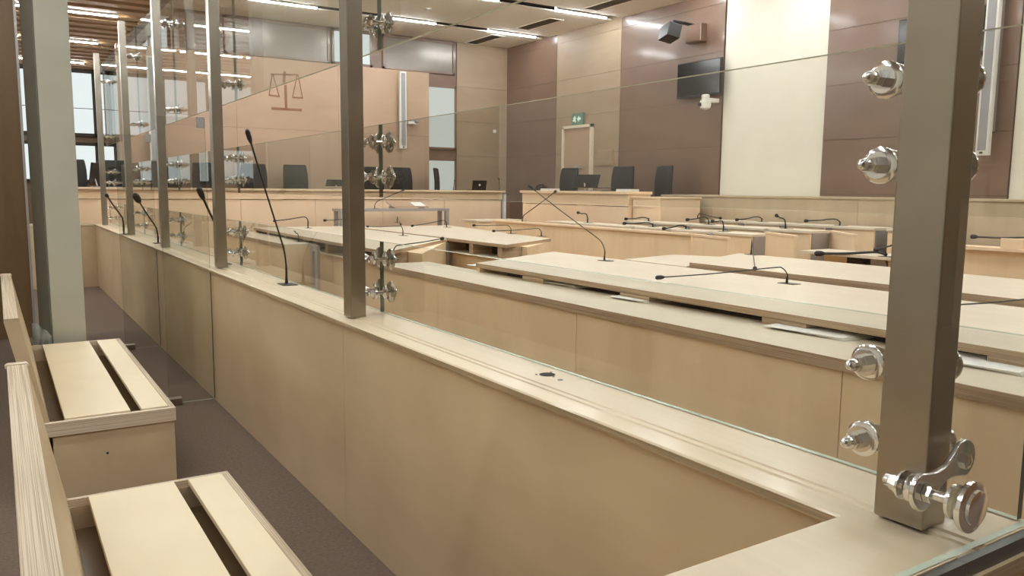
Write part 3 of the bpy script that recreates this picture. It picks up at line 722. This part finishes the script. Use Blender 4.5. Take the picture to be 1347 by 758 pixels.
tm = [((772.8, 289.5), (772, 283), (761, 280)), ((858.4, 302.7), (857, 295), (822, 294)), ((853, 294), (852, 287.5), (824, 288)), ((848.7, 287.4), (849, 282), (889, 286)),
      ((902, 305.4), (901, 297.5), (874, 300.6)), ((951.6, 299.6), (951, 292), (938, 291)), ((932, 292.7), (931, 286), (905, 289)), ((917.8, 287), (918, 281.5), (947, 287)),
      ((1002, 291.6), (1001, 285.5), (970, 289)), ((1033.2, 297.7), (1034, 291), (1022, 284)), ((1104.6, 296.6), (1103, 289), (1061, 290.5))]
tl = ['behind the tall leaning microphone', 'below the middle of the first party desks', 'above its neighbour on the front row desks', 'pointing right on the back row desks', 'at the end of the long low screen',
      'above the first wing panel', 'pointing left above the first wing panel', 'pointing right below the white wall field', 'below the middle of the white wall field', 'raised highest, above the middle wing panel', 'pointing left above the last wing panel']
tz = [1.12, 1.12, 1.15, 1.18, 1.12, 1.12, 1.15, 1.18, 1.18, 1.15, 1.18]
for (b, tp, h), s, z in zip(tm, tl, tz):
    rx, rz = {1.12: (7.75, 1.12), 1.15: (8.45, 1.16), 1.18: (9.4, 1.19)}[z]
    bb = at(b[0], b[1], X=rx); bb.z = rz; tt = at(tp[0], tp[1], X=rx); tt.z = max(tt.z, rz+.05); hh = at(h[0], h[1], X=rx-.25)
    mic(bb, (bb.x, bb.y, tt.z), hh, 'small gooseneck microphone ' + s, hl=.06, hr=.022, r=.008)
# small table right of the wing panels
pa = at(1077, 331, Z=1.03)
t = thing('side_table', 'small narrow plywood table on a slanted bracket left of the nearest post', 'table', (7.1, 5.0, 0))
obj('table_top', bx(6.95, 7.4, 4.3, 5.33, 1.0, 1.03), 'plytop', t, bevel=.003)
obj('bracket', extr(B(), [(4.5, 1.0), (4.75, 1.0), (4.45, .75), (4.38, .8)], 'X', 7.1, 7.14), 'alu', t)
obj('leg', bx(7.05, 7.3, 4.3, 4.42, 0, 1.0), 'deskface', t)
q = at(1130, 344, X=7.12)
obj('socket_box', bx(7.1, 7.16, q.y-.14, q.y+.12, q.z-.035, q.z+.035), 'dark', t); obj('socket_panel', bx(7.16, 7.19, 4.42, 5.2, .5, 1.0), 'deskface', t)
bq = at(1200, 341, X=6.93); mic((bq.x, bq.y, 1.03) if False else (7.0, 4.42, 1.03), (7.0, 4.42, 1.06), at(1079, 333.5, X=6.9), 'black microphone lying along the front of the small side table', hl=.1, hr=.028, r=.012)
mic((7.3, 4.15, 1.165), (7.3, 4.15, 1.26), at(1153.6, 328.5, X=6.75), 'gooseneck microphone drooping onto the small side table', hl=.05, hr=.025, r=.008)
p = at(1337, 316, X=7.3); tag(obj('connection_box', bx(7.22, 7.38, p.y-.09, p.y+.09, 1.166, 1.25), 'judge', bevel=.004), 'small beige connection box on the low screen at the right edge', 'box')
mic((7.3, p.y-.2, 1.166), (7.3, p.y-.2, 1.25), at(1282, 311.5, X=7.2), 'gooseneck microphone on the low screen right of the nearest post', hl=.06, hr=.02, r=.008)

# ------------------------------------------------------------------ witness table and lectern
t = thing('witness_table', 'grey metal framed table before the judges’ bench', 'table', (6.5, 14.05, 0))
obj('table_top', bx(5.2, 7.43, 13.85, 14.25, 1.2, 1.25), 'alu', t, bevel=.004)
for x in (5.22, 7.36): obj('leg', bx(x, x+.07, 13.87, 13.94, 0, 1.2), 'alu', t)
for x in (5.22, 7.36): obj('leg', bx(x, x+.07, 14.16, 14.23, 0, 1.2), 'alu', t)
t = thing('document_stand', 'low sloping brown document stand on the witness table', 'document stand', (6.6, 14.05, 1.25))
obj('sloped_board', extr(B(), [(13.88, 1.27), (14.2, 1.36), (14.2, 1.375), (13.88, 1.285)], 'X', 6.25, 7.0), 'tan', t)
q = B(); box(q, 6.3, 6.33, 13.95, 14.18, 1.25, 1.3); box(q, 6.92, 6.95, 13.95, 14.18, 1.25, 1.3); obj('foot', q, 'alu', t)
tag(obj('paper_sheet', extr(B(), [(13.92, 1.298), (14.14, 1.36), (14.14, 1.364), (13.92, 1.302)], 'X', 6.72, 6.95), 'paper'), 'white sheet on the document stand', 'papers')
b_ = Vector((5.62+.35, 13.95, 1.25)); b_ = at(493, 278.5, Y=13.95); b_.z = 1.25
mic(b_, (b_.x, b_.y, 1.35), at(530, 250, Y=13.95), 'gooseneck microphone raised to the right on the witness table', hl=.06, hr=.02, r=.007)
# ------------------------------------------------------------------ judges' bench
t = thing('judges_bench', 'long raised plywood judges’ bench before the tan feature wall', 'bench', (5.5, 14.8, 0))
obj('worktop', bx(.9, 9.28, 14.75, 15.4, 1.56, 1.60), 'judge', t, bevel=.004)
for k in range(6):
    x0 = .95+k*1.38; obj('front_panel', bx(x0+.003, x0+1.377, 14.85, 14.88, 0, 1.40), 'judge', t)
obj('upper_band', bx(.95, 9.24, 14.82, 14.85, 1.41, 1.555), 'judge', t)
obj('end_panel', bx(9.235, 9.265, 14.85, 15.35, 0, 1.56), 'greymet', t); obj('corner_trim', bx(9.27, 9.33, 14.8, 14.86, 0, 1.52), 'white_plastic', t)
obj('end_post', bx(9.34, 9.46, 14.85, 14.91, 0, 1.5), 'brown', t)
t = thing('clerk_desk', 'low pale desk in front of the judges’ bench right of the witness table', 'desk', (7.9, 13.6, 0))
obj('desktop', bx(7.5, 8.6, 12.9, 13.5, 1.02, 1.05), 'plytop', t); obj('front_panel', bx(7.52, 8.58, 12.93, 12.96, 0, 1.02), 'deskface', t); obj('end_panel', bx(7.52, 7.55, 12.96, 13.48, 0, 1.02), 'deskface', t)
t = thing('side_bench', 'raised plywood bench along the right wall in front of the door', 'bench', (8.8, 11.8, 0))
obj('worktop', bx(8.6, 9.15, 9.98, 13.15, 1.565, 1.61), 'judge', t, bevel=.004)
for y0, y1 in ((10.0, 11.05), (11.05, 12.1), (12.1, 13.13)): obj('front_panel', bx(8.66, 8.69, y0+.003, y1-.003, 0, 1.36), 'judge', t)
obj('upper_band', bx(8.65, 8.68, 10.0, 13.13, 1.37, 1.565), 'judge', t)
obj('end_panel', bx(8.69, 9.13, 13.1, 13.13, 0, 1.565), 'judge', t); obj('end_panel', bx(8.69, 9.13, 10.0, 10.03, 0, 1.565), 'judge', t)
t = thing('side_bench_return', 'lower plywood bench section right of the side bench, before a black chair', 'bench', (8.9, 9.6, 0))
obj('worktop', bx(8.7, 9.6, 9.3, 9.97, 1.50, 1.53), 'judge', t, bevel=.003)
obj('front_panel', bx(8.73, 8.76, 9.32, 9.97, 0, 1.5), 'judge', t); obj('end_panel', bx(8.76, 9.58, 9.32, 9.35, 0, 1.5), 'judge', t); obj('upper_band', bx(8.72, 8.73, 9.32, 9.97, 1.36, 1.5), 'judge', t)
t = thing('gallery_front', 'long plain plywood front along the right wall below the white field', 'bench', (10.0, 3, 0))
for a, b2 in ((9.2, 10.38), (6.6, 9.2), (4.0, 6.6), (1.4, 4.0), (-3.9, 1.4)):
    obj('front_panel', bx(9.75, 9.78, a+.003, b2-.003, 0, 1.535), 'plyv', t)
obj('top_board', bx(9.73, 10.565, -3.9, 10.4, 1.535, 1.565), 'plyv', t, bevel=.003)
b_ = at(687, 291.5, X=8.5)
mic(at(687, 291.5, Z=1.10), vtop(at(687, 291.5, Z=1.10), 689, 286), at(730, 252.5, X=at(687, 291.5, Z=1.10).x-.1), 'gooseneck microphone rising right behind the long low screen', hl=.07, hr=.022, r=.007, plate=False)

# ------------------------------------------------------------------ office chairs
def office_chair(lb):
    t = thing('office_chair', lb, 'chair', (0, 0, 0))
    q = B(); n = 8; W = .26
    front = []; back = []
    for i in range(n+1):
        z = .47+i*(.75/n); w = W*(1-.12*max(0, (i-5)/3)**2 - (.1 if i == 0 else 0)); cy = -.24+.035*math.sin(i/n*PI)
        front.append([q.verts.new((x*w, cy+.03*(x*x)+.0, z)) for x in (-1, -.6, 0, .6, 1)])
        back.append([q.verts.new((x*w, cy-.07+.03*(x*x), z)) for x in (-1, -.6, 0, .6, 1)])
    for A, fl in ((front, False), (back, True)):
        for r_, s_ in zip(A, A[1:]):
            for j in range(4):
                f = (r_[j], r_[j+1], s_[j+1], s_[j]); q.faces.new(f if fl else f[::-1])
    for j in range(4): q.faces.new((front[0][j], front[0][j+1], back[0][j+1], back[0][j])); q.faces.new((front[-1][j+1], front[-1][j], back[-1][j], back[-1][j+1]))
    for i in range(n): q.faces.new((front[i][0], back[i][0], back[i+1][0], front[i+1][0])); q.faces.new((back[i][4], front[i][4], front[i+1][4], back[i+1][4]))
    bmesh.ops.recalc_face_normals(q, faces=q.faces[:])
    obj('backrest', q, 'leather', t, bevel=.02, smooth=True)
    obj('seat', bx(-.25, .25, -.24, .27, .42, .5), 'leather', t, bevel=.03, smooth=True)
    for s in (-1, 1):
        a = obj('armrest', bx(s*.3-.03, s*.3+.03, -.18, .16, .64, .67), 'leather', t, bevel=.01)
        obj('arm_support', tube(B(), [(s*.25, 0, .44), (s*.31, 0, .46), (s*.31, -.02, .64)], .015), 'black', a)
    obj('gas_column', cyl(B(), (0, 0, .1), (0, 0, .42), .03), 'black', t)
    for k in range(5):
        an = 2*PI*k/5; c_, s_ = math.cos(an), math.sin(an)
        lg = obj('base_arm', tube(B(), [(0, 0, .12), (.15*c_, .15*s_, .1), (.3*c_, .3*s_, .07)], [.03, .022, .016]), 'black', t)
        obj('caster', cyl(B(), (.3*c_-.02*s_, .3*s_+.02*c_, .03), (.3*c_+.02*s_, .3*s_-.02*c_, .03), .03), 'black', lg)
    return t
ch0 = None
chs = [((338, 0), 0, 'black leather chair at the judges’ bench right of the third post'), ((395, 0), .12, 'black leather chair at the judges’ bench below the scales emblem'),
       ((275, 0), .0, 'black leather chair at the judges’ bench left of the third post'), ((221, 0), 0, 'black leather chair at the judges’ bench partly behind the fourth post'),
       ((151, 0), 0, 'black leather chair at the judges’ bench behind the farthest posts'), ((94, 0), .0, 'black leather chair at the far left before the tall window'),
       ((495, 0), 0, 'black leather chair just right of the second post, behind its clamps'), ((535, 0), .1, 'black leather chair left of the sideways chair at the judges’ bench'),
       ((588, 0), 1.0, 'black leather chair turned sideways before the white blind')]
for (px, _), rz, lb in chs:
    p = at(px, 235, Y=15.85)
    if ch0 is None: ch0 = office_chair(lb); c = ch0
    else: c = copy_tree(ch0); c['label'] = lb
    c.location = (p.x, 15.85, .86); c.rotation_euler = (0, 0, PI+rz)
for px, rz, x, lb in ((738, .1, 9.8, 'black leather chair left of the tilted monitor on the side bench'), (809, .17, 9.75, 'black leather chair facing out right of the tilted monitor'), (859, -.2, 9.9, 'black leather chair alone behind the lower bench section')):
    p = at(px, 240, X=x); p.y = max(p.y, 10.72); c = copy_tree(ch0); c['label'] = lb; c.location = (x, p.y, .86); c.rotation_euler = (0, 0, PI/2+rz)
for o in S.objects:
    if o.name.startswith('office_chair'): o['group'] = 'black office chairs'
# ------------------------------------------------------------------ on the benches
def monitor(x, y, z, w, h, tilt, rz, lb, name='monitor'):
    t = thing(name, lb, 'monitor', (0, 0, 0))
    R = Matrix.Rotation(tilt, 4, 'X')
    q = bx(-w/2, w/2, -.02, .0, .06, .06+h); bmesh.ops.transform(q, matrix=R, verts=q.verts[:]); obj('housing', q, 'black', t, bevel=.004)
    q = bx(-w/2+.01, w/2-.01, -.0225, -.02, .07, .05+h); bmesh.ops.transform(q, matrix=R, verts=q.verts[:]); obj('screen', q, 'screen', t)
    q = B(); cyl(q, (0, .05, .012), (0, .01, .14), .014); obj('stand', q, 'alu', t)
    obj('foot', bx(-.1, .1, -.03, .12, 0, .012), 'alu', t, bevel=.003)
    t.location = (x, y, z); t.rotation_euler = (0, 0, rz); return t
p = at(770, 249, X=8.95); monitor(8.92, p.y, 1.611, .5, .27, -.5, -PI/2+.5, 'dark monitor tilted back on the side bench between two chairs')
p = at(441, 247, Y=15.0); monitor(p.x, 15.0, 1.601, .42, .14, -.5, PI+.1, 'low dark monitor on the judges’ bench left of the second post')
p = at(124, 247, Y=15.0); monitor(p.x, 15.0, 1.601, .5, .34, -.15, PI+1.2, 'monitor seen edge on before the tall window at far left')
p = at(627, 248, Y=14.95)
t = thing('laptop', 'open black laptop with pale lid emblem on the judges’ bench', 'laptop', (p.x, 14.95, 1.6))
obj('keyboard', bx(p.x-.17, p.x+.17, 14.85, 15.07, 1.601, 1.615), 'black', t)
lid = obj('lid', extr(B(), [(14.85, 1.612), (14.86, 1.612), (14.82, 1.81), (14.81, 1.81)], 'X', p.x-.17, p.x+.17), 'black', t)
q = B(); cyl(q, (p.x, 14.824, 1.715), (p.x, 14.82, 1.715), .022); obj('emblem', q, 'white_plastic', lid)
for px, py, x, lb in ((825, 249, 8.85, 'white papers on the right end of the side bench'), (723, 249.5, 8.85, 'white papers on the left end of the side bench')):
    p = at(px, py, X=x); q = B()
    for j in range(4): box(q, x-.12+.01*j, x+.12, p.y-.16, p.y+.14+.01*j, 1.611+.01*j, 1.619+.01*j)
    tag(obj('paper_stack', q, 'paper'), lb, 'papers')
p = at(717, 241, X=9.15); t = thing('desk_telephone', 'low black telephone at the left end of the side bench', 'telephone', (9.0, p.y, 1.61))
obj('body', extr(B(), [(p.y-.12, 1.611), (p.y+.12, 1.611), (p.y+.12, 1.64), (p.y-.12, 1.69)], 'X', 8.95, 9.12), 'black', t)
q = B(); tube(q, spline([(9.03, p.y-.13, 1.70), (9.03, p.y-.08, 1.73), (9.03, p.y+.08, 1.70), (9.03, p.y+.13, 1.66)], 4), .02); obj('handset', q, 'black', t)
p = at(810, 248, X=9.05); 
t = thing('laptop', 'flat black laptop on the side bench before the facing chair', 'laptop', (9.0, p.y, 1.61))
obj('keyboard', bx(8.88, 9.1, p.y-.18, p.y+.18, 1.611, 1.626), 'black', t)
obj('lid', prism(B(), [(8.74, p.y-.18), (8.87, p.y-.18), (8.87, p.y+.18), (8.74, p.y+.18)], 1.66, 1.672), 'black', t)
b_ = at(563, 242, Y=15.1); mic((b_.x+.6, 15.1, 1.6), (b_.x+.6, 15.1, 1.66), at(598, 238, Y=15.0), 'thin gooseneck microphone between the laptop and sideways chair', r=.005, hl=.05, hr=.015)
p = at(657, 247, Y=15.05)
mic((p.x, 15.05, 1.6), (p.x, 15.05, 1.72), at(656.5, 236, Y=15.02), 'short upright microphone right of the open laptop', r=.008, hl=.05, hr=.016, plate=False)

# ------------------------------------------------------------------ world and render look
W = bpy.data.worlds.new('world'); S.world = W; W.use_nodes = True
W.node_tree.nodes['Background'].inputs[0].default_value = (.9, .95, 1, 1); W.node_tree.nodes['Background'].inputs[1].default_value = .05
S.view_settings.view_transform = 'Standard'; S.view_settings.look = 'None'; S.view_settings.gamma = 1; S.view_settings.exposure = .74
S.view_settings.use_curve_mapping = False
cy = S.cycles
cy.use_denoising = True
try: cy.denoiser = 'OPENIMAGEDENOISE'
except Exception: pass
cy.max_bounces = 10; cy.diffuse_bounces = 5; cy.glossy_bounces = 5; cy.transmission_bounces = 4; cy.transparent_max_bounces = 48
cy.caustics_reflective = False; cy.caustics_refractive = False; cy.sample_clamp_indirect = 4
